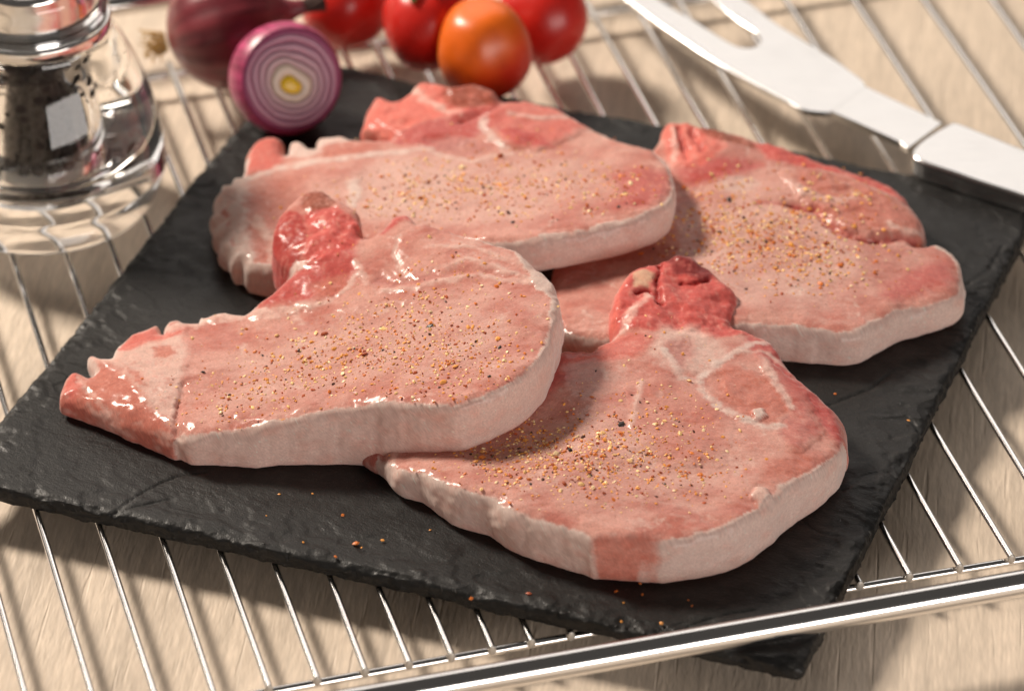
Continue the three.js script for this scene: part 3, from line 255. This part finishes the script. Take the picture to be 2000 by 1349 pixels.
function chop(key, label, seasLabel, seedZ) {
  const D = DATA[key], OUT = smoothLoop(D.out, 4), c = 0.58, pad = 5;
  let x0 = 1e9, x1 = -1e9, z0 = 1e9, z1 = -1e9;
  for (const [x, z] of OUT) { x0 = Math.min(x0, x); x1 = Math.max(x1, x); z0 = Math.min(z0, z); z1 = Math.max(z1, z); }
  x0 -= pad; z0 -= pad; x1 += pad; z1 += pad;
  const nx = Math.ceil((x1 - x0) / c), nz = Math.ceil((z1 - z0) / c), M = nx * nz;
  const d2 = new Float32Array(M), T = new Float32Array(M), B = new Float32Array(M), fatw = new Float32Array(M), cr = new Float32Array(M * 3), cls = new Uint8Array(M);
  let ymax = 0;
  for (const f of D.feat) { const P = f.poly ?? f.line; f.bx = [Math.min(...P.map((q) => q[0])), Math.max(...P.map((q) => q[0])), Math.min(...P.map((q) => q[1])), Math.max(...P.map((q) => q[1]))]; f.reach = (f.w ?? 0) + f.s * 1.5 + 3; }
  for (let k = 0; k < nz; k++) for (let i = 0; i < nx; i++) {
    const n = i + nx * k, x = x0 + i * c, z = z0 + k * c;
    const w1 = fbm(x / 6, z / 6, seedZ, 2), w2 = fbm(x / 6, z / 6, seedZ + 9, 2), w3 = noise(x / 1.7, z / 1.7, seedZ + 3);
    const [d, e, et] = polyDist(x + 0.4 * w1 + 0.05 * w3, z + 0.4 * w2 - 0.05 * w3, OUT);
    d2[n] = d; fatw[n] = OUT[e][2];
    if (d > pad - 1) { T[n] = -50; B[n] = 50; continue; }
    const base = mls(D.ctl, x, z); let h = base + 1.5 * fbm(x / 22, z / 22, seedZ + 5, 2) + 0.34 * fbm(x / 5, z / 4, seedZ + 6, 2) + 0.16 * fbm(x / 1.9, z / 1.5, seedZ + 16, 2), rough = 0;
    // colour of the cut face
    const g1 = sstep(-0.3, 0.34, fbm(x / 17, z / 13, seedZ + 1, 4)), fib = fbm(x / 1.5 + 1.5 * w1, z / 5, seedZ + 2, 3), mar = sstep(0.22, 0.55, fbm(x / 5 + w2, z / 9 + w1, seedZ + 4, 4));
    const col = [0, 1, 2].map((q) => lerp(lerp(COL.lean[q], COL.lean2[q], g1) * (1 + 0.13 * fib), COL.fatpink[q], 0.75 * mar));
    const vein = sstep(0.06, 0.0, Math.abs(fbm(x / 17 + 0.6 * w1, z / 12 + 0.6 * w2, seedZ + 20, 3))) * clamp(0.35 + fbm(x / 20, z / 20, seedZ + 21, 2));
    for (let r = 0; r < 3; r++) col[r] = lerp(col[r], COL.fatpink[r], 0.55 * vein);
    let bone = 0, ex = x, ez = z;
    if (d > -0.8) { const A = OUT[e], Bp = OUT[(e + 1) % OUT.length], qx = lerp(A[0], Bp[0], et), qz = lerp(A[1], Bp[1], et), l = Math.hypot(qx - x, qz - z) || 1, k0 = d > 0 ? 1.2 / l : 0; ex = qx + (qx - x) * k0; ez = qz + (qz - z) * k0; }
    for (const f of D.feat) {
      if (ex < f.bx[0] - f.reach || ex > f.bx[1] + f.reach || ez < f.bx[2] - f.reach || ez > f.bx[3] + f.reach) continue;
      const k1 = Math.min(1.6, 0.5 + 0.45 * f.s), px = ex + k1 * w1 * 1.3 + 0.35 * w3, pz = ez + k1 * w2 * 1.3 - 0.35 * w3;
      const lw = fbm(x / 3.5, z / 3.5, seedZ + 15, 2), q = f.poly ? polyDist(px, pz, f.poly)[0] : lineDist(px, pz, f.line) - f.w * (1 + 1.3 * lw), m = f.poly ? sstep(f.s * 0.6, -f.s * 0.6, q) : sstep(f.s, -f.s * 0.3, q) * clamp(0.95 + 1.0 * lw);
      if (m <= 0) continue;
      const a = m * (f.c === 'lean' ? 0.25 : (f.a ?? 1) * (f.line ? clamp(0.75 + 0.6 * w1, 0.15, 0.9) : 0.85 - 0.4 * sstep(0.0, 0.5, w3 * 0.5 + fib))), C = COL[f.c];
      for (let r = 0; r < 3; r++) col[r] = lerp(col[r], C[r] * (1 + 0.12 * fib + 0.1 * w3), a);
      if (f.up) h += f.up * (f.line && f.up > 0 ? 0.6 : 1) * sstep(f.s * 1.4, -Math.min(f.s, 2), q) * (1 + 0.8 * w1);
      if (f.rough) { rough = Math.max(rough, m * f.rough); if (m > 0.4) bone = 1; }
    }
    if (rough) h += rough * (2.0 * fbm(x / 8, z / 8, seedZ + 7, 2) + 0.25 * noise(x / 1.5, z / 1.5, seedZ + 8));
    h -= 0.9 * sstep(-13, 0, d) * (1 + w1);
    // rim of fat on the face
    const fw = Math.max(0, fatw[n]) * (1 + 1.1 * fbm(x / 13, z / 13, seedZ + 12, 3)), rim = fatw[n] > 0 ? sstep(-fw - 0.5, -fw + 0.5, d + 0.4 * w3) : 0;
    for (let r = 0; r < 3; r++) col[r] = lerp(col[r], lerp(COL.fat[r], COL.fatpink[r], sstep(0, 0.6, w1)) * (1 + 0.05 * fib), rim * 0.95);
    h += rim * (0.35 + 0.5 * w2);
    cls[n] = bone ? 2 : rim > 0.5 ? 1 : 0;
    cr.set(col, 3 * n); T[n] = h; B[n] = Math.max(0.15, base - D.thick - (D.tb ? D.tb[3] * Math.exp(-((x - D.tb[0]) ** 2 + (z - D.tb[1]) ** 2) / (2 * D.tb[2] ** 2)) : 0)); ymax = Math.max(ymax, h);
  }
  const ny = Math.ceil((ymax + 5) / c), F = new Float32Array(nx * ny * nz), oy = -2;
  for (let k = 0; k < nz; k++) for (let i = 0; i < nx; i++) {
    const n = i + nx * k, x = x0 + i * c, z = z0 + k * c, d = d2[n], fat = fatw[n] !== 0;
    for (let j = 0; j < ny; j++) {
      const y = oy + j * c; let s = d;
      if (Math.abs(d) < 4.5 && T[n] > -40) {
        const t = clamp((y - B[n]) / Math.max(4, T[n] - B[n]));
        s += 1.3 * fbm(x / 13, y / 9, z / 13 + seedZ, 3) + 0.13 * noise(x / 2.4, y / 2.4, z / 2.4) + (fat ? -1.1 * Math.sin(t * 3.1) + 0.9 : 2.6 * (t - 0.45) ** 2 * 2 - 0.6);
      }
      F[i + nx * (j + ny * k)] = smax(smax(s, y - T[n], fat ? 4.4 : 4.4), B[n] - y, 3.5);
    }
  }
  const { pos, idx } = nets(nx, ny, nz, F, x0, oy, z0, c), N = pos.length / 3;
  const cx = (x0 + x1) / 2, cz = (z0 + z1) / 2;
  const P = new Float32Array(N * 3), UV = new Float32Array(N * 2), C = new Float32Array(N * 3), K = new Uint8Array(N);
  for (let v = 0; v < N; v++) {
    const x = pos[3 * v], y = pos[3 * v + 1], z = pos[3 * v + 2], n = clamp(Math.round((x - x0) / c), 0, nx - 1) + nx * clamp(Math.round((z - z0) / c), 0, nz - 1);
    P[3 * v] = (x - cx) / 1000; P[3 * v + 1] = y / 1000; P[3 * v + 2] = (z - cz) / 1000;
    UV[2 * v] = (x + 0.6 * y) / 38; UV[2 * v + 1] = (z + 0.8 * y) / 38;
    let col = [cr[3 * n], cr[3 * n + 1], cr[3 * n + 2]], kk = cls[n];
    const skx = clamp(Math.round((x + 0.35 * (T[n] - y) * noise(x / 9, z / 9, seedZ + 2) * 2 + 4.2 * fbm(x / 8, y / 6, z / 8, 3) - x0) / c), 0, nx - 1) + nx * clamp(Math.round((z - z0) / c), 0, nz - 1);
    const depth = T[n] - y, side = sstep(0.7, 1.8, depth + 0.5 * noise(x / 2, y / 2, z / 2));
    if (side > 0 || T[n] < -40) {
      const w = fbm(x / 8, y / 5, z / 8 + seedZ, 3), st = fbm(x / 4, y / 4, z / 4, 3), fa0 = fatw[skx]; let bare = 0;
      for (let q = -3; q <= 3; q++) if (fatw[clamp(skx + q, 0, M - 1)] < 0) bare += 1 / 7;
      const fa = bare > 0 ? -1 : fa0;
      const S = fa > 0 ? [0, 1, 2].map((r) => lerp(COL.fat[r], COL.fatpink[r], sstep(-0.15, 0.55, w + 0.2 * st)) * (1 + 0.035 * st)) : bare > 0 && fatw[n] !== 0 ? [0, 1, 2].map((r) => lerp(lerp(COL.fat[r], COL.fatpink[r], sstep(-0.15, 0.55, w + 0.2 * st)), lerp(COL.salmon[r], COL.lean[r], 0.3 + 0.5 * st) * (1.02 + 0.16 * w), bare)) : kk === 2 ? col : [0, 1, 2].map((r) => lerp(lerp(COL.salmon[r], col[r], 0.5), COL.fatpink[r], 0.55 * sstep(-0.05, 0.4, w + 0.4 * st)));
      for (let r = 0; r < 3; r++) col[r] = lerp(col[r], S[r], side);
      if ((fa > 0 || (bare > 0 && bare < 0.5)) && side > 0.5) kk = 1; else if (kk === 1 && side > 0.5) kk = 0;
    }
    C.set(col, 3 * v); K[v] = kk;
  }
  const all = new THREE.BufferGeometry(); all.setAttribute('position', new THREE.BufferAttribute(P, 3)); all.setIndex(idx); all.computeVertexNormals();
  const Nn = all.attributes.normal.array, g = thing('pork_chop', label, 'pork chop', [cx / 1000, YS, cz / 1000], 'raw pork chops on the slate');
  ['lean_meat', 'fat_rim', 'bone'].forEach((nm, kind) => {
    const re = new Int32Array(N).fill(-1), ix = []; let cnt = 0; const from = [];
    for (let t = 0; t < idx.length; t += 3) {
      const a = K[idx[t]], b = K[idx[t + 1]], q = K[idx[t + 2]], mk = a === b ? a : q === b ? b : a;
      if (mk !== kind) continue;
      for (let r = 0; r < 3; r++) { const v = idx[t + r]; if (re[v] < 0) { re[v] = cnt++; from.push(v); } ix.push(re[v]); }
    }
    if (!cnt) return;
    const geo = new THREE.BufferGeometry(), pick = (A, w) => { const o = new Float32Array(cnt * w); from.forEach((v, q) => { for (let r = 0; r < w; r++) o[q * w + r] = A[v * w + r]; }); return new THREE.BufferAttribute(o, w); };
    geo.setAttribute('position', pick(P, 3)); geo.setAttribute('normal', pick(Nn, 3)); geo.setAttribute('color', pick(C, 3)); geo.setAttribute('uv', pick(UV, 2)); geo.setIndex(ix);
    part(nm, geo, [meat, fatMat, boneMat][kind], g);
  });
  // seasoning scattered over the face
  const spots = [], at = (x, z) => { const i = Math.round((x - x0) / c), k = Math.round((z - z0) / c); return i < 0 || k < 0 || i >= nx || k >= nz ? -1 : i + nx * k; };
  for (const [mx, mz, sx, sz, n] of D.seas) for (let q = 0; q < n * 3; q++) {
    const x = mx + gauss() * sx * 0.66, z = mz + gauss() * sz * 0.66, n0 = at(x, z); if (n0 < 0 || d2[n0] > -1.2) continue;
    const s = 0.25 + 1.1 * rnd() ** 2.8 + (rnd() < 0.08 ? 1.1 * rnd() : 0); spots.push([x, T[n0], z, s]);
  }
  const im = new THREE.InstancedMesh(flakeGeo, spiceMat, spots.length), o = new THREE.Object3D(), cc = new THREE.Color();
  spots.forEach(([x, y, z, s], q) => {
    o.position.set(x / 1000, YS + (y + 0.12 * s) / 1000, z / 1000); o.rotation.set(rnd() * 0.9 - 0.45, rnd() * 6.3, rnd() * 0.9 - 0.45);
    const fl = rnd(); o.scale.set(s * lerp(0.7, 1.5, rnd()), s * lerp(0.25, 0.85, fl), s * lerp(0.6, 1.1, rnd())).multiplyScalar(0.001); o.updateMatrix(); im.setMatrixAt(q, o.matrix);
    const r = rnd(), k = r < 0.24 ? 0 : r < 0.52 ? 3 : r < 0.72 ? 1 : r < 0.83 ? 4 : r < 0.95 ? 5 : r < 0.98 ? 2 : 6, v = 0.8 + 0.4 * rnd(); cc.setRGB(SPICE[k][0] * v, SPICE[k][1] * v, SPICE[k][2] * v); im.setColorAt(q, cc);
  });
  im.name = numbered('seasoning'); im.castShadow = im.receiveShadow = true; im.userData = { label: seasLabel, category: 'seasoning', kind: 'stuff' }; scene.add(im);
}
chop('L', 'raw pork chop overlapping two others, with pink muscle tip and red brown bone end', 'pepper and spice grains on the chop with the pink muscle tip', 3.1);
chop('F', 'raw pork chop with bare flesh showing in its fat edge and red bone', 'pepper and spice grains on the chop with a gap in its fat edge', 13.4);
chop('R', 'raw pork chop beside the carving fork with a split flap of muscle', 'pepper and spice grains on the chop beside the carving fork', 23.7);
chop('B', 'raw pork chop in front of the orange tomato and cut onion', 'pepper and spice grains on the chop before the tomatoes', 33.2);

// loose flakes on the slate
DATA.flakes.forEach(([x, z, s, k], q) => {
  const m = part(numbered('spice_flake'), flakeGeo, new THREE.MeshStandardMaterial({ color: new THREE.Color(...SPICE[[3, 1, 4][k]]), roughness: 0.5 }), scene);
  m.position.set(x / 1000, YS + 0.0002, z / 1000); m.scale.set(s, s * 0.55, s * 0.8).multiplyScalar(0.001); m.rotation.y = q * 2.4;
  m.userData = { label: 'loose spice flake lying on the bare black slate', category: 'spice flake', group: 'loose spice flakes on the slate' };
});

// ---------------------------------------------------------------- carving fork
{
  const steelR = tex(256, 256, (u, v) => { const q = clamp(190 + 60 * tnoise(u, v, 4, 90, 2.2, 2) + 50 * tnoise(u, v, 5, 5, 4.4, 3), 60, 255); return [q, q, q]; });
  steelR.repeat.set(14, 14);
  const steel = new THREE.MeshStandardMaterial({ color: new THREE.Color(0.7, 0.69, 0.68), metalness: 1, roughness: 0.27, roughnessMap: steelR });
  const ext = (P, depth, bevel) => { const s = new THREE.Shape(P.map(([x, z]) => new THREE.Vector2(x / 1000, -z / 1000))); const e = new THREE.ExtrudeGeometry(s, { depth, bevelEnabled: true, bevelThickness: bevel, bevelSize: bevel * 0.8, bevelOffset: -bevel * 0.8, bevelSegments: 4 }); e.rotateX(-Math.PI / 2); return e; };
  const P0 = DATA.forkNeck[0], g = thing('carving_fork', 'polished steel two pronged carving fork lying behind the slate corner', 'carving fork', [P0[0] / 1000, YS, P0[1] / 1000]);
  const sm = (P, n) => new THREE.CatmullRomCurve3(P.map(([x, z]) => new THREE.Vector3(x, 0, z)), true, 'centripetal').getPoints(n).slice(0, -1).map((v) => [v.x, v.z]);
  const rel = (P) => P.map(([x, z]) => [x - P0[0], z - P0[1]]);
  part('fork_head', ext(sm(rel(DATA.forkHead), 140), 0.0012, 0.0005), steel, g).position.y = 0.0053;
  part('neck', ext(rel(DATA.forkNeck), 0.002, 0.0004), steel, g).position.y = 0.0047;
  part('handle', ext(sm(rel(DATA.forkHandle), 120), 0.0055, 0.0012), steel, g).position.y = 0.0013;
}

// ---------------------------------------------------------------- tomatoes and onions
const at3 = (k) => DATA.prod[k].map((v) => v / 1000);
function ballGeo(r, shape, n = 72) {
  const g = new THREE.SphereGeometry(1, n, n / 2), p = g.attributes.position;
  for (let i = 0; i < p.count; i++) { const v = new THREE.Vector3().fromBufferAttribute(p, i), q = shape(v); p.setXYZ(i, v.x * q[0] * r, v.y * q[1] * r, v.z * q[2] * r); }
  g.computeVertexNormals(); return g;
}
function tomato(key, r, label, tint, tilt, calyx, long = 1.08) {
  const g = thing('tomato', label, 'tomato', at3(key), 'tomatoes behind the chops');
  const geo = ballGeo(r, (v) => { const a = Math.atan2(v.z, v.x), lobe = 1 + 0.03 * Math.sin(3 * a + 1 + v.y) + 0.016 * Math.sin(5 * a) + 0.02 * noise(v.x * 2, v.y * 2, v.z * 2 + long * 9), d = v.y > 0.8 ? 1 - 0.5 * ((v.y - 0.8) / 0.2) ** 2 * 0.18 : 1; return [lobe, long * d, lobe]; });
  const p = geo.attributes.position, C = [];
  for (let i = 0; i < p.count; i++) { const x = p.getX(i) / r, y = p.getY(i) / r, z = p.getZ(i) / r, t = tint(x, y, z), s = 1 + 0.22 * fbm(x * 2.5, y * 2.5, z * 2.5 + long, 4) + 0.12 * sstep(0.45, 0.6, noise(x * 30, y * 30, z * 30)); C.push(t[0] * s, t[1] * s, t[2] * s); }
  geo.setAttribute('color', new THREE.Float32BufferAttribute(C, 3));
  const b = part('skin', geo, new THREE.MeshPhysicalMaterial({ vertexColors: true, roughness: 0.4, ior: 1.45, clearcoat: 0.3, clearcoatRoughness: 0.25 }), g);
  b.rotation.set(...tilt);
  if (calyx) {
    const leaf = [];
    for (let k = 0; k < 5; k++) { const c = new THREE.CatmullRomCurve3([[0, 0, 0], [0.003, 0.0012, 0], [0.006, 0.001, 0], [0.009, -0.001, 0]].map((q) => new THREE.Vector3(...q))); const t = new THREE.TubeGeometry(c, 10, 0.0011, 6); t.rotateY(k * 1.257); leaf.push(t); }
    leaf.push(new THREE.CylinderGeometry(0.0009, 0.0013, 0.008, 8).translate(0, 0.004, 0));
    const m = part('green_calyx', mergeGeometries(leaf.map((q) => q.toNonIndexed())), new THREE.MeshStandardMaterial({ color: new THREE.Color(...rgb(70, 96, 40)), roughness: 0.7 }), b);
    m.position.y = r * long * 0.95;
  }
  return g;
}
const redT = () => rgb(196, 32, 22);
tomato('t1', 0.017, 'round red tomato between the whole onion and other tomatoes', redT, [0.3, 0, -0.2]);
tomato('t2', 0.0175, 'red tomato with green stem behind the orange tomato', redT, [0.1, 0.5, 0.1], true);
tomato('t3', 0.0175, 'red tomato beside the carving fork prongs', redT, [0.2, 1.2, -0.3]);
const oA = rgb(226, 104, 22), oB = rgb(196, 40, 20);
tomato('orange', 0.0178, 'orange plum tomato standing on the slate corner', (x, y, z) => { const t = sstep(-0.15, 0.75, x * 0.62 - y * 0.5 + z * 0.25 + 0.35 * fbm(x * 1.5, y * 1.5, z * 1.5 + 4, 2)); return oA.map((q, i) => lerp(q, oB[i], t)); }, [0.1, 0, 0.12], false, 1.16);

{
  const skin = (pale) => (x, y, z) => { const a = Math.atan2(z, x), s = fbm(Math.cos(a) * 9, Math.sin(a) * 9, y * 0.8, 3), b = fbm(x * 2, y * 2, z * 2 + 8, 3), k = clamp(0.5 + 0.9 * s + 0.5 * b); const A = pale ? rgb(120, 28, 62) : rgb(74, 18, 30), B = pale ? rgb(196, 70, 120) : rgb(140, 50, 60); return A.map((q, i) => lerp(q, B[i], k)); };
  const paint = (geo, f, r) => { const p = geo.attributes.position, C = []; for (let i = 0; i < p.count; i++) C.push(...f(p.getX(i) / r, p.getY(i) / r, p.getZ(i) / r)); geo.setAttribute('color', new THREE.Float32BufferAttribute(C, 3)); };
  const mat = new THREE.MeshPhysicalMaterial({ vertexColors: true, roughness: 0.42, clearcoat: 0.25, clearcoatRoughness: 0.3 });
  const R = 0.0232, g = thing('red_onion', 'whole red onion with papery skin lying on its side on the rack', 'onion', at3('onion'), 'red onions');
  const prof = [[0, -0.98], [0.12, -0.97], [0.36, -0.91], [0.68, -0.74], [0.93, -0.46], [1.06, -0.1], [1.06, 0.15], [0.97, 0.45], [0.74, 0.72], [0.45, 0.9], [0.24, 1.04], [0.15, 1.2], [0.12, 1.34], [0, 1.36]].map(([x, y]) => new THREE.Vector2(x * R, y * R));
  const bulb = new THREE.LatheGeometry(new THREE.SplineCurve(prof).getPoints(60), 90);
  { const p = bulb.attributes.position; for (let i = 0; i < p.count; i++) { const x = p.getX(i), z = p.getZ(i), a = Math.atan2(z, x), q = 1 + 0.012 * Math.sin(7 * a) + 0.01 * Math.sin(17 * a + 1); p.setX(i, x * q); p.setZ(i, z * q); } bulb.computeVertexNormals(); }
  paint(bulb, skin(false), R);
  const body = part('bulb', bulb, mat, g);
  const stem = []; for (let k = 0; k < 7; k++) { const a = k * 0.9, c = new THREE.CatmullRomCurve3([[0.0012 * Math.cos(a), 0.029, 0.0012 * Math.sin(a)], [0.002 * Math.cos(a), 0.034, 0.002 * Math.sin(a)], [0.0035 * Math.cos(a + 0.5), 0.039, 0.003 * Math.sin(a)]].map((q) => new THREE.Vector3(...q))); stem.push(new THREE.TubeGeometry(c, 8, 0.0013, 6)); }
  part('dry_stem', mergeGeometries(stem), new THREE.MeshStandardMaterial({ color: new THREE.Color(...rgb(58, 38, 32)), roughness: 0.85 }), body);
  const root = []; for (let k = 0; k < 40; k++) { const a = rnd() * 6.3, q = rnd() * 0.004, l = 0.004 + rnd() * 0.006, c = new THREE.CatmullRomCurve3([[q * Math.cos(a), -0.0235, q * Math.sin(a)], [1.4 * q * Math.cos(a), -0.0235 - l * 0.6, 1.4 * q * Math.sin(a)], [2 * q * Math.cos(a + 0.6), -0.0235 - l, 2 * q * Math.sin(a + 0.6)]].map((v) => new THREE.Vector3(...v))); root.push(new THREE.TubeGeometry(c, 5, 0.00035, 4)); }
  part('root_tuft', mergeGeometries(root), new THREE.MeshStandardMaterial({ color: new THREE.Color(...rgb(186, 150, 90)), roughness: 0.9 }), body);
  body.rotation.set(0, 0.15, -1.38);

  const H = thing('red_onion_half', 'halved red onion showing purple and white rings beside the chop', 'onion', at3('half'), 'red onions');
  const r = 0.0193, out = new THREE.Group(); out.name = 'cut_half'; H.add(out);
  const n = new THREE.Vector3(Math.sin(0.4) * Math.cos(0.42), Math.sin(0.42), Math.cos(0.4) * Math.cos(0.42));
  out.quaternion.setFromUnitVectors(new THREE.Vector3(0, 1, 0), n);
  const shell = new THREE.LatheGeometry(new THREE.SplineCurve([[0, -1.0], [0.3, -0.98], [0.7, -0.82], [1.0, -0.44], [1.1, 0], [1.08, 0.24], [1.0, 0.42]].map(([x, y]) => new THREE.Vector2(x * r, y * r))).getPoints(40), 90);
  paint(shell, skin(true), r); shell.translate(0, -0.42 * r, 0); out.position.copy(n).multiplyScalar(0.42 * r); part('skin', shell, mat, out);
  const rings = [[1, 0.93, rgb(146, 50, 100)], [0.93, 0.8, rgb(168, 116, 140)], [0.8, 0.78, rgb(164, 110, 136)], [0.78, 0.66, rgb(174, 130, 150)], [0.66, 0.645, rgb(174, 128, 148)], [0.645, 0.53, rgb(180, 142, 156)], [0.53, 0.52, rgb(178, 136, 152)], [0.52, 0.4, rgb(186, 156, 162)], [0.4, 0.39, rgb(192, 160, 168)], [0.39, 0.19, rgb(200, 184, 168)]];
  const wet = (c) => new THREE.MeshPhysicalMaterial({ color: new THREE.Color(...c), roughness: 0.35 });
  const wob = (geo) => { const p = geo.attributes.position; for (let i = 0; i < p.count; i++) { const x = p.getX(i), z = p.getZ(i), a = Math.atan2(z, x), q = Math.hypot(x, z) / r, w = 1 + (1 - q) * 0.2 * Math.sin(2 * a + 1) + 0.06 * (1 - q) * Math.sin(3 * a + q * 5) + 0.02 * Math.sin(4 * a + 9 * q) * (1 - q ** 4) + 0.012 * Math.sin(9 * a + 14 * q) * (1 - q ** 6); p.setX(i, x * w); p.setZ(i, z * w + (1 - q) * 0.0025); } geo.computeVertexNormals(); return geo; };
  for (const [a, b, col] of rings) { const m = (a + b) / 2, up = a - b > 0.08 ? 0.0004 : 0.0001; part('onion_layer', wob(new THREE.LatheGeometry([[b, -0.0012], [b + 0.004, up * 0.5], [m, up], [a - 0.004, up * 0.5], [a, -0.0012]].map(([x, y]) => new THREE.Vector2(x * r * 0.985, y)), 72)), wet(col), out); }
  part('core', wob(new THREE.LatheGeometry([[0.19, -0.0012], [0.185, 0.0003], [0.08, 0.0006], [0, 0.0006]].map(([x, y]) => new THREE.Vector2(x * r, y)), 40)), wet(rgb(222, 186, 40)), out);
  part('flesh', new THREE.CylinderGeometry(r * 0.97, r * 0.9, 0.002, 60).translate(0, -0.0021, 0), wet(rgb(190, 130, 150)), out);
}

// ---------------------------------------------------------------- pepper mill
{
  const g = thing('pepper_mill', 'clear acrylic pepper mill with metal collar standing on the rack', 'pepper mill', [DATA.mill[0] / 1000, 0.0121, DATA.mill[1] / 1000 + 0.002]);
  g.scale.y = 0.945;
  const acrylic = new THREE.MeshPhysicalMaterial({ color: 0xffffff, transmission: 1, thickness: 0.02, ior: 1.49, roughness: 0.015, attenuationColor: new THREE.Color(0.97, 0.96, 0.93), attenuationDistance: 0.2 });
  const lathe = (P, n = 96) => new THREE.LatheGeometry(P.map(([x, y]) => new THREE.Vector2(x / 1000, y / 1000)), n);
  const curve = (P, n) => new THREE.SplineCurve(P.map(([x, y]) => new THREE.Vector2(x, y))).getPoints(n).map((v) => [v.x, v.y]);
  const outer = [...curve([[39.4, 2.5], [39.7, 0.3], [40.2, 0], [40.8, 0.4], [42.8, 5], [45.6, 14], [46.2, 17]], 20), ...curve([[45.8, 19.5], [44.6, 30], [42, 43], [38, 56], [33.5, 67], [29.5, 74], [28.5, 77]], 30)];
  const inner = [[13.2, 77], [13.2, 74], ...curve([[13.2, 72], [14, 50], [15.2, 32], [16, 20]], 16), [16, 16], [0, 16]];
  const under = [[0, 12], [17.5, 12], ...curve([[19, 13], [21, 19], [25, 23.5], [30, 23.5], [35, 19], [38.2, 11], [39.2, 5], [39.4, 2.5]], 26)];
  part('body', lathe([...under, ...outer, ...inner]), acrylic, g);
  part('collar', lathe([[15, 77.2], [28.2, 77.2], [29, 78], [29, 81.5], [28.2, 82.3], [15, 82.3]]), chrome, g);
  part('grinder', lathe([[0, 16.2], [15.4, 16.2], [15.4, 18.5], [13, 20.5], [9, 22], [0, 22]], 40), new THREE.MeshStandardMaterial({ color: new THREE.Color(...rgb(206, 200, 190)), roughness: 0.5 }), g);
  part('spindle', new THREE.CylinderGeometry(0.0025, 0.0025, 0.062, 16).translate(0, 0.0458, 0), chrome, g);
  part('knob', lathe([[0, 82.4], [17, 82.4], [17.5, 83], [17.5, 95], [16, 97], [0, 97]], 64), chrome, g);
  part('cap', lathe([[18.2, 82.5], [27.5, 82.5], ...curve([[28, 83.5], [28.6, 94], [27.6, 100], [23, 105], [12, 108], [0.01, 109]], 26), [0, 109], [0, 102], ...curve([[0.5, 102], [12, 101.5], [18.2, 98]], 10)]), acrylic, g);
  const corn = new THREE.IcosahedronGeometry(0.0023, 2), p = corn.attributes.position;
  { for (let i = 0; i < p.count; i++) { const v = new THREE.Vector3().fromBufferAttribute(p, i), s = 1 + 0.16 * fbm(v.x * 900, v.y * 900, v.z * 900, 2); p.setXYZ(i, v.x * s, v.y * s, v.z * s); } corn.computeVertexNormals(); }
  const place = [];
  for (let y = 23.5; y < 68; y += 3.7) { const rr = lerp(15.6, 13.2, (y - 24) / 48) - 2.5; for (const [q, n] of [[rr, 18], [rr - 4.3, 11], [rr - 8.4, 5]]) { const a0 = rnd() * 6; for (let k = 0; k < n; k++) place.push([q * Math.cos(a0 + (k / n) * 6.283) + 0.3 * gauss(), y + 0.7 * gauss(), q * Math.sin(a0 + (k / n) * 6.283) + 0.3 * gauss()]); } }
  const im = new THREE.InstancedMesh(corn, new THREE.MeshStandardMaterial({ color: 0xffffff, roughness: 0.8 }), place.length), o = new THREE.Object3D(), c = new THREE.Color();
  place.forEach(([x, y, z], i) => { o.position.set(g.position.x + x / 1000, g.position.y + (0.945 * y) / 1000, g.position.z + z / 1000); o.rotation.set(rnd() * 6, rnd() * 6, 0); o.scale.setScalar(0.85 + 0.3 * rnd()); o.updateMatrix(); im.setMatrixAt(i, o.matrix); const k = 0.6 + 0.9 * rnd(), b = rgb(42, 31, 26); c.setRGB(b[0] * k, b[1] * k, b[2] * k); im.setColorAt(i, c); });
  im.name = 'peppercorns'; im.userData = { label: 'dark peppercorns filling the clear pepper mill', category: 'peppercorns', kind: 'stuff' }; scene.add(im);
}

renderer.render(scene, camera);
